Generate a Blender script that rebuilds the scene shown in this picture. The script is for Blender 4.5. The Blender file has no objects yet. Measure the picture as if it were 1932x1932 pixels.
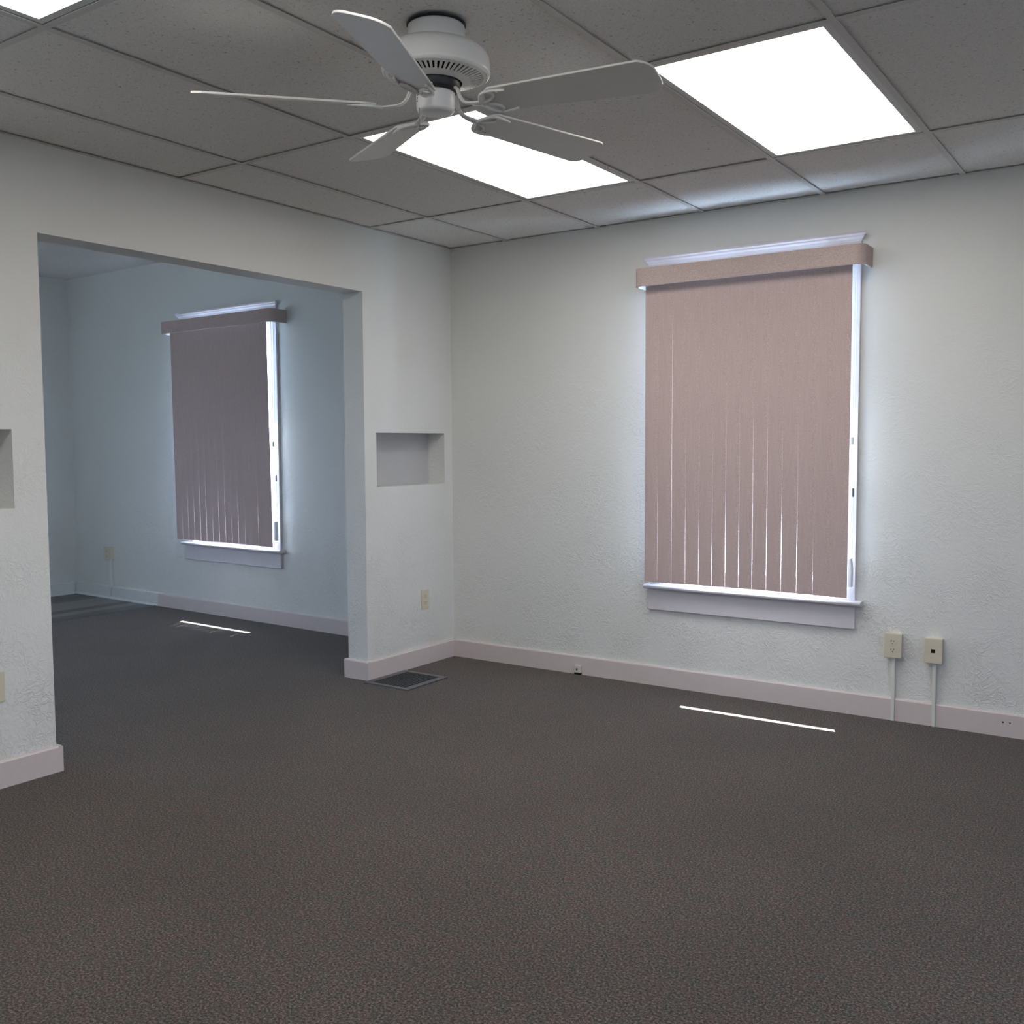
import bpy, bmesh, math, random
from mathutils import Vector, Matrix
random.seed(7)
PI = math.pi
C = bpy.context.scene.collection
scene = bpy.context.scene

# ------------------------------------------------------------------ camera
cam_d = bpy.data.cameras.new('camera')
cam = bpy.data.objects.new('camera', cam_d)
C.objects.link(cam)
yaw, pitch, roll = 0.5996, -0.0689, -0.0051
fwd = Vector((-math.sin(yaw)*math.cos(pitch), math.cos(yaw)*math.cos(pitch), math.sin(pitch)))
rgt = Vector((math.cos(yaw), math.sin(yaw), 0))
upv = rgt.cross(fwd)
r2 = math.cos(roll)*rgt + math.sin(roll)*upv
u2 = -math.sin(roll)*rgt + math.cos(roll)*upv
M = Matrix((r2, u2, -fwd)).transposed().to_4x4()
M.translation = Vector((3.7038, -4.773, 1.3014))
cam.matrix_world = M
cam_d.sensor_width = 36.0
cam_d.sensor_fit = 'HORIZONTAL'
cam_d.lens = 1862.6 / 1932 * 36.0
cam_d.clip_start = 0.02
scene.camera = cam

# ------------------------------------------------------------------ world, sun, exposure
world = bpy.data.worlds.new('world'); scene.world = world
world.use_nodes = True
wn = world.node_tree; wn.nodes.clear()
w_out = wn.nodes.new('ShaderNodeOutputWorld')
w_bg = wn.nodes.new('ShaderNodeBackground')
w_tc = wn.nodes.new('ShaderNodeTexCoord')
w_sx = wn.nodes.new('ShaderNodeSeparateXYZ')
w_mr = wn.nodes.new('ShaderNodeMapRange'); w_mr.inputs['From Min'].default_value = -0.03; w_mr.inputs['From Max'].default_value = 0.05
w_rp = wn.nodes.new('ShaderNodeMix'); w_rp.data_type = 'RGBA'
# ground: sunlit on the side the sun shines from (+y), in the building's own shade elsewhere
w_my = wn.nodes.new('ShaderNodeMapRange'); w_my.inputs['From Min'].default_value = -0.05; w_my.inputs['From Max'].default_value = 0.10
w_gr = wn.nodes.new('ShaderNodeMix'); w_gr.data_type = 'RGBA'
w_gr.inputs['A'].default_value = (0.22, 0.25, 0.30, 1)
w_gr.inputs['B'].default_value = (2.0, 2.6, 3.4, 1)
wn.links.new(w_sx.outputs['Y'], w_my.inputs['Value']); wn.links.new(w_my.outputs[0], w_gr.inputs['Factor'])
wn.links.new(w_gr.outputs['Result'], w_rp.inputs['A'])
w_rp.inputs['B'].default_value = (0.70, 0.85, 1.20, 1)      # blue sky
wn.links.new(w_tc.outputs['Generated'], w_sx.inputs[0])
wn.links.new(w_sx.outputs['Z'], w_mr.inputs['Value'])
wn.links.new(w_mr.outputs[0], w_rp.inputs['Factor'])
wn.links.new(w_rp.outputs['Result'], w_bg.inputs['Color'])
wn.links.new(w_bg.outputs[0], w_out.inputs[0])
w_bg.inputs['Strength'].default_value = 12.0

sun_d = bpy.data.lights.new('sun', 'SUN'); sun_d.energy = 70; sun_d.angle = 0.009; sun_d.color = (0.86, 0.93, 1.0)
sun = bpy.data.objects.new('sun', sun_d); C.objects.link(sun)
sun_dir = Vector((0.42, -1.0, -2.1)).normalized()
sun.rotation_euler = sun_dir.to_track_quat('-Z', 'Y').to_euler()
sun.location = (0, 6, 9)

PANEL = 6.3            # radiance of the fluorescent panels
PANEL_COL = (1.0, 0.965, 0.92, 1)

vs = scene.view_settings
scene.display_settings.display_device = 'sRGB'
vs.view_transform = 'Standard'; vs.look = 'None'; vs.gamma = 1; vs.exposure = 0.30; vs.use_curve_mapping = False
scene.cycles.use_denoising = True
scene.cycles.denoising_prefilter = 'ACCURATE'
scene.cycles.denoising_input_passes = 'RGB_ALBEDO_NORMAL'
scene.cycles.max_bounces = 10
scene.cycles.diffuse_bounces = 6
scene.cycles.transparent_max_bounces = 12
scene.cycles.sample_clamp_indirect = 6.0
scene.cycles.caustics_reflective = False
scene.cycles.caustics_refractive = False

H = 2.469              # main ceiling
HB = 0.105             # baseboard height
TB = 0.018             # baseboard thickness
GX, GY, T = 0.4107, -0.7166, 0.6096   # ceiling grid origin and module

def portal(loc, sx, sy, direction):
    d = bpy.data.lights.new('window_portal', 'AREA'); d.shape = 'RECTANGLE'; d.size = sx; d.size_y = sy
    d.cycles.is_portal = True
    o = bpy.data.objects.new('window_portal', d); C.objects.link(o)
    o.location = loc
    o.rotation_euler = Vector(direction).to_track_quat('-Z', 'Z').to_euler()
    return o

# ------------------------------------------------------------------ materials
def new_mat(name):
    m = bpy.data.materials.new(name); m.use_nodes = True
    nt = m.node_tree
    return m, nt, nt.nodes['Principled BSDF']

def setp(b, col=None, rough=None, spec=None, metal=None):
    if col is not None: b.inputs['Base Color'].default_value = (*col, 1)
    if rough is not None: b.inputs['Roughness'].default_value = rough
    if spec is not None: b.inputs['Specular IOR Level'].default_value = spec
    if metal is not None: b.inputs['Metallic'].default_value = metal

def N(nt, t, **kw):
    n = nt.nodes.new(t)
    for k, v in kw.items():
        if k in n.inputs: n.inputs[k].default_value = v
        else: setattr(n, k, v)
    return n

def coords(nt, scale=(1, 1, 1)):
    tc = N(nt, 'ShaderNodeTexCoord'); mp = N(nt, 'ShaderNodeMapping')
    mp.inputs['Scale'].default_value = scale
    nt.links.new(tc.outputs['Object'], mp.inputs['Vector'])
    return mp.outputs[0]

def ramp(nt, fac, stops):
    r = N(nt, 'ShaderNodeValToRGB')
    el = r.color_ramp.elements
    while len(el) > 1: el.remove(el[-1])
    el[0].position = stops[0][0]; el[0].color = stops[0][1]
    for p, c in stops[1:]:
        e = el.new(p); e.color = c
    nt.links.new(fac, r.inputs[0])
    return r.outputs[0]

def paint(name, col, rough=0.55, bump=0.0, spec=0.35):
    """semi-gloss paint or plastic with a faint uneven surface"""
    m, nt, b = new_mat(name); setp(b, col, rough, spec)
    v = coords(nt)
    n = N(nt, 'ShaderNodeTexNoise', Scale=35.0, Detail=3.0); nt.links.new(v, n.inputs['Vector'])
    mx = N(nt, 'ShaderNodeMix'); mx.data_type = 'RGBA'
    mx.inputs['A'].default_value = (*[c*0.96 for c in col], 1); mx.inputs['B'].default_value = (*[min(1, c*1.03) for c in col], 1)
    nt.links.new(n.outputs['Fac'], mx.inputs['Factor']); nt.links.new(mx.outputs['Result'], b.inputs['Base Color'])
    if bump:
        bp = N(nt, 'ShaderNodeBump', Strength=bump, Distance=0.001)
        nt.links.new(n.outputs['Fac'], bp.inputs['Height']); nt.links.new(bp.outputs[0], b.inputs['Normal'])
    return m

def wall_material():
    m, nt, b = new_mat('textured_wall_paint'); setp(b, (0.745, 0.742, 0.708), 0.5, 0.3)
    v = coords(nt)
    # swirled trowel ridges: warp the space, then thin ridges of a stretched noise, thicker in patches
    wob = N(nt, 'ShaderNodeTexNoise', Scale=7.0, Detail=2.0); nt.links.new(v, wob.inputs['Vector'])
    add = N(nt, 'ShaderNodeVectorMath', operation='MULTIPLY_ADD')
    add.inputs[1].default_value = (0.16, 0.16, 0.16)
    nt.links.new(wob.outputs['Color'], add.inputs[0]); nt.links.new(v, add.inputs[2])
    n1 = N(nt, 'ShaderNodeTexNoise', Scale=42.0, Detail=2.0, Distortion=0.5); nt.links.new(add.outputs[0], n1.inputs['Vector'])
    # ridge: 1 - |2n-1| sharpened
    s = N(nt, 'ShaderNodeMath', operation='MULTIPLY_ADD'); s.inputs[1].default_value = 2; s.inputs[2].default_value = -1
    nt.links.new(n1.outputs['Fac'], s.inputs[0])
    a = N(nt, 'ShaderNodeMath', operation='ABSOLUTE'); nt.links.new(s.outputs[0], a.inputs[0])
    rd = ramp(nt, a.outputs[0], [(0.0, (1, 1, 1, 1)), (0.05, (0.75, 0.75, 0.75, 1)), (0.16, (0.1, 0.1, 0.1, 1)), (0.4, (0, 0, 0, 1))])
    msk = N(nt, 'ShaderNodeTexNoise', Scale=5.5, Detail=3.0); nt.links.new(v, msk.inputs['Vector'])
    mk = ramp(nt, msk.outputs['Fac'], [(0.38, (0.2, 0.2, 0.2, 1)), (0.66, (0.9, 0.9, 0.9, 1))])
    # smoother towards the ceiling, coarser low down
    tc = N(nt, 'ShaderNodeTexCoord'); sx = N(nt, 'ShaderNodeSeparateXYZ'); nt.links.new(tc.outputs['Object'], sx.inputs[0])
    zr = N(nt, 'ShaderNodeMapRange'); zr.inputs['From Min'].default_value = 0.2; zr.inputs['From Max'].default_value = 2.0
    zr.inputs['To Min'].default_value = 1.0; zr.inputs['To Max'].default_value = 0.12
    nt.links.new(sx.outputs['Z'], zr.inputs['Value'])
    mu = N(nt, 'ShaderNodeMath', operation='MULTIPLY'); nt.links.new(rd, mu.inputs[0]); nt.links.new(mk, mu.inputs[1])
    mu2 = N(nt, 'ShaderNodeMath', operation='MULTIPLY'); nt.links.new(mu.outputs[0], mu2.inputs[0]); nt.links.new(zr.outputs[0], mu2.inputs[1])
    fine = N(nt, 'ShaderNodeTexNoise', Scale=60.0, Detail=3.0); nt.links.new(v, fine.inputs['Vector'])
    ad = N(nt, 'ShaderNodeMath', operation='MULTIPLY_ADD'); ad.inputs[1].default_value = 0.3
    nt.links.new(fine.outputs['Fac'], ad.inputs[0]); nt.links.new(mu2.outputs[0], ad.inputs[2])
    bp = N(nt, 'ShaderNodeBump', Strength=0.9, Distance=0.0030)
    nt.links.new(ad.outputs[0], bp.inputs['Height']); nt.links.new(bp.outputs[0], b.inputs['Normal'])
    return m

def carpet_material():
    m, nt, b = new_mat('speckled_carpet'); setp(b, (0.1, 0.09, 0.08), 0.95, 0.1)
    v = coords(nt)
    n1 = N(nt, 'ShaderNodeTexNoise', Scale=150.0, Detail=4.0, Roughness=0.8); nt.links.new(v, n1.inputs['Vector'])
    base = ramp(nt, n1.outputs['Fac'], [(0.36, (0.008, 0.0065, 0.0055, 1)), (0.45, (0.043, 0.035, 0.031, 1)),
                                      (0.52, (0.084, 0.067, 0.056, 1)), (0.62, (0.205, 0.172, 0.152, 1))])
    n2 = N(nt, 'ShaderNodeTexNoise', Scale=22.0, Detail=4.0); nt.links.new(v, n2.inputs['Vector'])
    tint = ramp(nt, n2.outputs['Fac'], [(0.38, (0.88, 0.97, 0.92, 1)), (0.50, (1.02, 0.98, 0.93, 1)), (0.62, (1.11, 0.97, 0.93, 1))])
    mx = N(nt, 'ShaderNodeMix'); mx.data_type = 'RGBA'; mx.blend_type = 'MULTIPLY'; mx.inputs['Factor'].default_value = 1.0
    nt.links.new(base, mx.inputs['A']); nt.links.new(tint, mx.inputs['B'])
    n3 = N(nt, 'ShaderNodeTexNoise', Scale=1.6, Detail=3.0); nt.links.new(v, n3.inputs['Vector'])
    wear = ramp(nt, n3.outputs['Fac'], [(0.35, (0.92, 0.92, 0.92, 1)), (0.65, (1.07, 1.07, 1.07, 1))])
    mx2 = N(nt, 'ShaderNodeMix'); mx2.data_type = 'RGBA'; mx2.blend_type = 'MULTIPLY'; mx2.inputs['Factor'].default_value = 1.0
    nt.links.new(mx.outputs['Result'], mx2.inputs['A']); nt.links.new(wear, mx2.inputs['B'])
    nt.links.new(mx2.outputs['Result'], b.inputs['Base Color'])
    bp = N(nt, 'ShaderNodeBump', Strength=0.5, Distance=0.004)
    nt.links.new(n1.outputs['Fac'], bp.inputs['Height']); nt.links.new(bp.outputs[0], b.inputs['Normal'])
    b.inputs['Sheen Weight'].default_value = 0.15
    return m

def tile_material():
    m, nt, b = new_mat('acoustic_tile'); setp(b, (0.66, 0.64, 0.61), 0.9, 0.1)
    v = coords(nt)
    n1 = N(nt, 'ShaderNodeTexNoise', Scale=95.0, Detail=3.0, Roughness=0.65, Distortion=0.8); nt.links.new(v, n1.inputs['Vector'])
    n2 = N(nt, 'ShaderNodeTexNoise', Scale=260.0, Detail=1.0); nt.links.new(v, n2.inputs['Vector'])
    pit = ramp(nt, n1.outputs['Fac'], [(0.31, (0.34, 0.33, 0.31, 1)), (0.37, (0.755, 0.735, 0.71, 1)), (0.6, (0.80, 0.78, 0.755, 1))])
    grain = ramp(nt, n2.outputs['Fac'], [(0.3, (0.90, 0.90, 0.90, 1)), (0.6, (1.02, 1.02, 1.02, 1))])
    mx = N(nt, 'ShaderNodeMix'); mx.data_type = 'RGBA'; mx.blend_type = 'MULTIPLY'; mx.inputs['Factor'].default_value = 1.0
    nt.links.new(pit, mx.inputs['A']); nt.links.new(grain, mx.inputs['B']); nt.links.new(mx.outputs['Result'], b.inputs['Base Color'])
    bp = N(nt, 'ShaderNodeBump', Strength=0.4, Distance=0.0015)
    nt.links.new(n1.outputs['Fac'], bp.inputs['Height']); nt.links.new(bp.outputs[0], b.inputs['Normal'])
    return m

def fabric_material(name, col, stretch, transl):
    """woven blind fabric: streaked along the slat, a little light passes through"""
    m, nt, b = new_mat(name); setp(b, col, 0.85, 0.15)
    oi = N(nt, 'ShaderNodeObjectInfo')
    tc = N(nt, 'ShaderNodeTexCoord')
    off = N(nt, 'ShaderNodeVectorMath', operation='SCALE'); off.inputs['Scale'].default_value = 3.0
    loc = N(nt, 'ShaderNodeCombineXYZ'); nt.links.new(oi.outputs['Random'], loc.inputs[0])
    nt.links.new(loc.outputs[0], off.inputs[0])
    add = N(nt, 'ShaderNodeVectorMath', operation='ADD'); nt.links.new(tc.outputs['Object'], add.inputs[0]); nt.links.new(off.outputs[0], add.inputs[1])
    mp = N(nt, 'ShaderNodeMapping'); mp.inputs['Scale'].default_value = stretch; nt.links.new(add.outputs[0], mp.inputs['Vector'])
    n1 = N(nt, 'ShaderNodeTexNoise', Scale=1.0, Detail=4.0, Roughness=0.6); nt.links.new(mp.outputs[0], n1.inputs['Vector'])
    n2 = N(nt, 'ShaderNodeTexNoise', Scale=330.0, Detail=2.0); nt.links.new(add.outputs[0], n2.inputs['Vector'])
    c = ramp(nt, n1.outputs['Fac'], [(0.3, (*[x*0.94 for x in col], 1)), (0.7, (*[min(1, x*1.05) for x in col], 1))])
    g = ramp(nt, n2.outputs['Fac'], [(0.3, (0.80, 0.80, 0.80, 1)), (0.7, (1.16, 1.16, 1.16, 1))])
    mx = N(nt, 'ShaderNodeMix'); mx.data_type = 'RGBA'; mx.blend_type = 'MULTIPLY'; mx.inputs['Factor'].default_value = 1.0
    nt.links.new(c, mx.inputs['A']); nt.links.new(g, mx.inputs['B']); nt.links.new(mx.outputs['Result'], b.inputs['Base Color'])
    bp = N(nt, 'ShaderNodeBump', Strength=0.35, Distance=0.0006)
    nt.links.new(n2.outputs['Fac'], bp.inputs['Height']); nt.links.new(bp.outputs[0], b.inputs['Normal'])
    if transl > 0:
        tr = N(nt, 'ShaderNodeBsdfTranslucent'); tr.inputs['Color'].default_value = (*[x*1.1 for x in col], 1)
        ms = N(nt, 'ShaderNodeMixShader'); ms.inputs[0].default_value = transl
        out = nt.nodes['Material Output']
        nt.links.new(b.outputs[0], ms.inputs[1]); nt.links.new(tr.outputs[0], ms.inputs[2]); nt.links.new(ms.outputs[0], out.inputs[0])
    return m

def glass_material():
    m, nt, b = new_mat('window_glass'); nt.nodes.remove(b)
    out = nt.nodes['Material Output']
    tr = N(nt, 'ShaderNodeBsdfTransparent'); tr.inputs['Color'].default_value = (0.95, 0.96, 0.96, 1)
    gl = N(nt, 'ShaderNodeBsdfGlossy'); gl.inputs['Roughness'].default_value = 0.02
    n = N(nt, 'ShaderNodeTexNoise', Scale=3.0); bp = N(nt, 'ShaderNodeBump', Strength=0.02); nt.links.new(n.outputs['Fac'], bp.inputs['Height'])
    nt.links.new(bp.outputs[0], gl.inputs['Normal'])
    ms = N(nt, 'ShaderNodeMixShader'); ms.inputs[0].default_value = 0.05
    nt.links.new(tr.outputs[0], ms.inputs[1]); nt.links.new(gl.outputs[0], ms.inputs[2]); nt.links.new(ms.outputs[0], out.inputs[0])
    return m

def panel_material():
    m, nt, b = new_mat('lit_prismatic_lens'); setp(b, (0.9, 0.9, 0.9), 0.4)
    v = coords(nt)
    vo = N(nt, 'ShaderNodeTexVoronoi', Scale=90.0); nt.links.new(v, vo.inputs['Vector'])
    mr = N(nt, 'ShaderNodeMapRange'); mr.inputs['To Min'].default_value = PANEL*1.03; mr.inputs['To Max'].default_value = PANEL*0.95
    nt.links.new(vo.outputs['Distance'], mr.inputs['Value'])
    b.inputs['Emission Color'].default_value = PANEL_COL
    nt.links.new(mr.outputs[0], b.inputs['Emission Strength'])
    return m

def plank_material():
    m, nt, b = new_mat('grey_vinyl_plank'); setp(b, (0.1, 0.1, 0.1), 0.32, 0.5)
    v = coords(nt)
    sx = N(nt, 'ShaderNodeSeparateXYZ'); nt.links.new(v, sx.inputs[0])
    dv = N(nt, 'ShaderNodeMath', operation='DIVIDE'); dv.inputs[1].default_value = 0.125; nt.links.new(sx.outputs['X'], dv.inputs[0])
    fl = N(nt, 'ShaderNodeMath', operation='FLOOR'); nt.links.new(dv.outputs[0], fl.inputs[0])
    wn_ = N(nt, 'ShaderNodeTexWhiteNoise', noise_dimensions='1D'); nt.links.new(fl.outputs[0], wn_.inputs['W'])
    mp = N(nt, 'ShaderNodeMapping'); mp.inputs['Scale'].default_value = (60, 3, 1); nt.links.new(v, mp.inputs['Vector'])
    n = N(nt, 'ShaderNodeTexNoise', Scale=1.0, Detail=4.0); nt.links.new(mp.outputs[0], n.inputs['Vector'])
    ad = N(nt, 'ShaderNodeMath', operation='MULTIPLY_ADD'); ad.inputs[1].default_value = 0.35
    nt.links.new(n.outputs['Fac'], ad.inputs[0]); nt.links.new(wn_.outputs['Value'], ad.inputs[2])
    c = ramp(nt, ad.outputs[0], [(0.15, (0.032, 0.028, 0.028, 1)), (0.8, (0.065, 0.057, 0.055, 1)), (1.15, (0.17, 0.155, 0.15, 1))])
    fr = N(nt, 'ShaderNodeMath', operation='FRACT'); nt.links.new(dv.outputs[0], fr.inputs[0])
    seam = ramp(nt, fr.outputs[0], [(0.0, (0.4, 0.4, 0.4, 1)), (0.03, (1, 1, 1, 1))])
    mx = N(nt, 'ShaderNodeMix'); mx.data_type = 'RGBA'; mx.blend_type = 'MULTIPLY'; mx.inputs['Factor'].default_value = 1.0
    nt.links.new(c, mx.inputs['A']); nt.links.new(seam, mx.inputs['B']); nt.links.new(mx.outputs['Result'], b.inputs['Base Color'])
    return m

MAT = dict(
    wall=wall_material(), carpet=carpet_material(), tile=tile_material(),
    grid=paint('ceiling_grid_enamel', (0.60, 0.59, 0.565), 0.5),
    pink=paint('rosy_white_trim_paint', (0.66, 0.575, 0.555), 0.42, 0.2),
    trimw=paint('window_trim_paint', (0.66, 0.62, 0.645), 0.4, 0.2),
    white=paint('white_trim_paint', (0.74, 0.75, 0.74), 0.4, 0.1),
    sash=paint('sash_paint', (0.75, 0.75, 0.76), 0.4),
    slat=fabric_material('blind_slat_fabric', (0.58, 0.455, 0.43), (150, 150, 9), 0.018),
    valance=fabric_material('valance_fabric', (0.55, 0.44, 0.41), (6, 240, 240), 0.0),
    slatback=paint('pale_slat_backing', (0.62, 0.63, 0.64), 0.7),
    liner=paint('blind_white_plastic', (0.85, 0.86, 0.88), 0.35),
    glass=glass_material(), lens=panel_material(),
    frame=paint('light_frame_enamel', (0.66, 0.66, 0.64), 0.4),
    fan=paint('fan_white_enamel', (0.80, 0.79, 0.77), 0.35, spec=0.5),
    blade=paint('fan_blade_white', (0.74, 0.72, 0.68), 0.38, spec=0.45),
    dark=paint('dark_metal_and_gap_shade', (0.03, 0.032, 0.04), 0.45),
    black=paint('black_void', (0.012, 0.012, 0.012), 0.9),
    ivory=paint('ivory_plastic', (0.66, 0.60, 0.47), 0.4, spec=0.45),
    cream=paint('cream_cable_cover', (0.72, 0.72, 0.66), 0.4),
    slot=paint('slot_shadow_brown', (0.06, 0.045, 0.035), 0.7),
    steel=paint('register_steel', (0.085, 0.09, 0.097), 0.38, spec=0.6),
    chrome=paint('chain_metal', (0.18, 0.17, 0.15), 0.35),
    plank=plank_material(), recess=paint('recess_shade_paint', (0.50, 0.49, 0.49), 0.6), ext=paint('outer_wall_render', (0.55, 0.53, 0.5), 0.9),
)

# ------------------------------------------------------------------ mesh helpers
def link(name, bm, mat, parent=None, smooth=False, loc=None, bevel=0.0, seg=2):
    bmesh.ops.recalc_face_normals(bm, faces=bm.faces)
    me = bpy.data.meshes.new(name); bm.to_mesh(me); bm.free()
    mats = mat if isinstance(mat, (list, tuple)) else [mat]
    for mm in mats: me.materials.append(mm)
    if smooth:
        for p in me.polygons: p.use_smooth = True
    o = bpy.data.objects.new(name, me); C.objects.link(o)
    if parent: o.parent = parent
    if loc: o.location = loc
    if bevel:
        md = o.modifiers.new('bevel', 'BEVEL'); md.width = bevel; md.segments = seg; md.limit_method = 'ANGLE'; md.angle_limit = 0.7
        md.harden_normals = False
    if smooth == 'auto':
        pass
    return o

def box(bm, x0, x1, y0, y1, z0, z1, mi=0):
    vs_ = [bm.verts.new(p) for p in [(x0, y0, z0), (x1, y0, z0), (x1, y1, z0), (x0, y1, z0), (x0, y0, z1), (x1, y0, z1), (x1, y1, z1), (x0, y1, z1)]]
    for f in [(0, 3, 2, 1), (4, 5, 6, 7), (0, 1, 5, 4), (1, 2, 6, 5), (2, 3, 7, 6), (3, 0, 4, 7)]:
        fc = bm.faces.new([vs_[i] for i in f]); fc.material_index = mi

def prism(bm, pts, axis, a, b):
    """extrude 2-D outline pts along axis ('x','y','z') from a to b"""
    def P(p, t):
        if axis == 'x': return (t, p[0], p[1])
        if axis == 'y': return (p[0], t, p[1])
        return (p[0], p[1], t)
    v0 = [bm.verts.new(P(p, a)) for p in pts]; v1 = [bm.verts.new(P(p, b)) for p in pts]
    n = len(pts)
    bm.faces.new(v0); bm.faces.new(v1[::-1])
    for i in range(n):
        bm.faces.new([v0[i], v0[(i+1) % n], v1[(i+1) % n], v1[i]])

def lathe(bm, prof, n=48, cap0=True, cap1=True, cx=0, cy=0):
    rings = []
    for r, z in prof:
        rings.append([bm.verts.new((cx + r*math.cos(2*PI*i/n), cy + r*math.sin(2*PI*i/n), z)) for i in range(n)])
    for a, b in zip(rings, rings[1:]):
        for i in range(n):
            bm.faces.new([a[i], a[(i+1) % n], b[(i+1) % n], b[i]])
    if cap0: bm.faces.new(rings[0][::-1])
    if cap1: bm.faces.new(rings[-1])

def tube(bm, pts, rad, n=10):
    pts = [Vector(p) for p in pts]
    if not isinstance(rad, (list, tuple)): rad = [rad]*len(pts)
    rings = []; up = None
    for i, p in enumerate(pts):
        d = (pts[min(i+1, len(pts)-1)] - pts[max(i-1, 0)]).normalized()
        if up is None: up = d.orthogonal().normalized()
        up = (up - d*up.dot(d)).normalized(); s = d.cross(up)
        rings.append([bm.verts.new(p + rad[i]*(math.cos(2*PI*k/n)*up + math.sin(2*PI*k/n)*s)) for k in range(n)])
    for a, b in zip(rings, rings[1:]):
        for k in range(n): bm.faces.new([a[k], a[(k+1) % n], b[(k+1) % n], b[k]])
    bm.faces.new(rings[0][::-1]); bm.faces.new(rings[-1])

def bez(pts, n=16):
    """Catmull-Rom through pts"""
    P = [Vector(p) for p in pts]; P = [P[0]*2-P[1]] + P + [P[-1]*2-P[-2]]
    out = []
    m = len(P)-3
    for i in range(m):
        a, b, c, d = P[i:i+4]
        for k in range(n):
            t = k/n
            out.append(0.5*((2*b) + (c-a)*t + (2*a-5*b+4*c-d)*t*t + (3*b-a-3*c+d)*t**3))
    out.append(P[-2]); return out

def slab(us, zs, ts, solid):
    """wall slab from a cell grid; solid(iu,iz,it)->bool; returns bmesh in (u, t, z)"""
    bm = bmesh.new(); cache = {}
    def V(i, j, k):
        if (i, j, k) not in cache: cache[(i, j, k)] = bm.verts.new((us[i], ts[k], zs[j]))
        return cache[(i, j, k)]
    nu, nz, nt = len(us)-1, len(zs)-1, len(ts)-1
    S = lambda i, j, k: 0 <= i < nu and 0 <= j < nz and 0 <= k < nt and solid(i, j, k)
    for i in range(nu):
        for j in range(nz):
            for k in range(nt):
                if not S(i, j, k): continue
                if not S(i-1, j, k): bm.faces.new([V(i, j, k), V(i, j, k+1), V(i, j+1, k+1), V(i, j+1, k)])
                if not S(i+1, j, k): bm.faces.new([V(i+1, j, k), V(i+1, j+1, k), V(i+1, j+1, k+1), V(i+1, j, k+1)])
                if not S(i, j-1, k): bm.faces.new([V(i, j, k), V(i+1, j, k), V(i+1, j, k+1), V(i, j, k+1)])
                if not S(i, j+1, k): bm.faces.new([V(i, j+1, k), V(i, j+1, k+1), V(i+1, j+1, k+1), V(i+1, j+1, k)])
                if not S(i, j, k-1): bm.faces.new([V(i, j, k), V(i, j+1, k), V(i+1, j+1, k), V(i+1, j, k)])
                if not S(i, j, k+1): bm.faces.new([V(i, j, k+1), V(i+1, j, k+1), V(i+1, j+1, k+1), V(i, j+1, k+1)])
    return bm

def tag(o, label, cat=None, group=None, kind=None):
    o['label'] = label
    if cat: o['category'] = cat
    if group: o['group'] = group
    if kind: o['kind'] = kind
    return o

def struct(o, label):
    o['kind'] = 'structure'; o['label'] = label
    return o

def empty(name, loc=(0, 0, 0), rotz=0.0):
    o = bpy.data.objects.new(name, None); C.objects.link(o)
    o.location = loc; o.rotation_euler = (0, 0, rotz); o.empty_display_size = 0.1
    return o

# ------------------------------------------------------------------ structure: walls
XR, YF = 5.5, -6.6       # right wall, wall behind the camera
XL = -4.41               # far wall of the next room
WT = 0.145
WIN = dict(u0=1.425, u1=2.335, z0=0.55, z1=2.13)       # opening of window_1
# window wall of the main room (y = 0)
us = [0.0, WIN['u0'], WIN['u1'], XR+0.15]; zs = [-0.1, WIN['z0']-0.02, WIN['z1'], 2.95]
o = link('wall_back', slab(us, zs, [0.0, 0.26], lambda i, j, k: not (i == 1 and j == 1)), MAT['wall'])
struct(o, 'off-white textured wall with the tan blind window')
# left wall with the wide opening and two recesses (u = -y, t = -x)
OA, OB, OZ = 0.774, 2.60, 2.126
us = [-0.26, 0.074, 0.680, OA, OB, 2.731, 3.337, -YF+0.15]; zs = [-0.1, -0.05, 1.065, 1.367, OZ, 2.95]
def sol(i, j, k):
    if i == 3 and j <= 3: return False
    if i in (1, 5) and j == 2 and k == 0: return False
    return True
bm = slab(us, zs, [0.0, 0.128, WT], sol)
for v in bm.verts: v.co = Vector((-v.co.y, -v.co.x, v.co.z))
o = link('wall_left', bm, MAT['wall']); struct(o, 'off-white textured wall with the wide opening and small square recesses')
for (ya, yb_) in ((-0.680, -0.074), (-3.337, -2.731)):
    bm = bmesh.new(); box(bm, -0.1279, -0.125, ya+0.0005, yb_-0.0005, 1.0655, 1.3665)  # added panel, greyer than the wall to paint in the recess shade
    n_ = link('recess_shade_panel', bm, MAT['recess'], o); n_['label'] = 'added back panel of the recess, its shade painted in grey'
# right wall with an opening for the unseen, added daylight window; wall behind the camera
bm = slab([-0.15, 2.95, 3.85, -YF+0.15], [-0.1, 0.75, 2.05, 2.95], [0.0, 0.15], lambda i, j, k: not (i == 1 and j == 1))
for v in bm.verts: v.co = Vector((XR + v.co.y, -v.co.x, v.co.z))
o = link('wall_right', bm, MAT['wall']); struct(o, 'off-white side wall')
bm = slab([-0.15, XR+0.15], [-0.1, 2.95], [0.0, 0.15], lambda i, j, k: True)
for v in bm.verts: v.co = Vector((v.co.x, YF - v.co.y, v.co.z))
o = link('wall_front', bm, MAT['wall']); struct(o, 'off-white wall behind the viewer')
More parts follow.
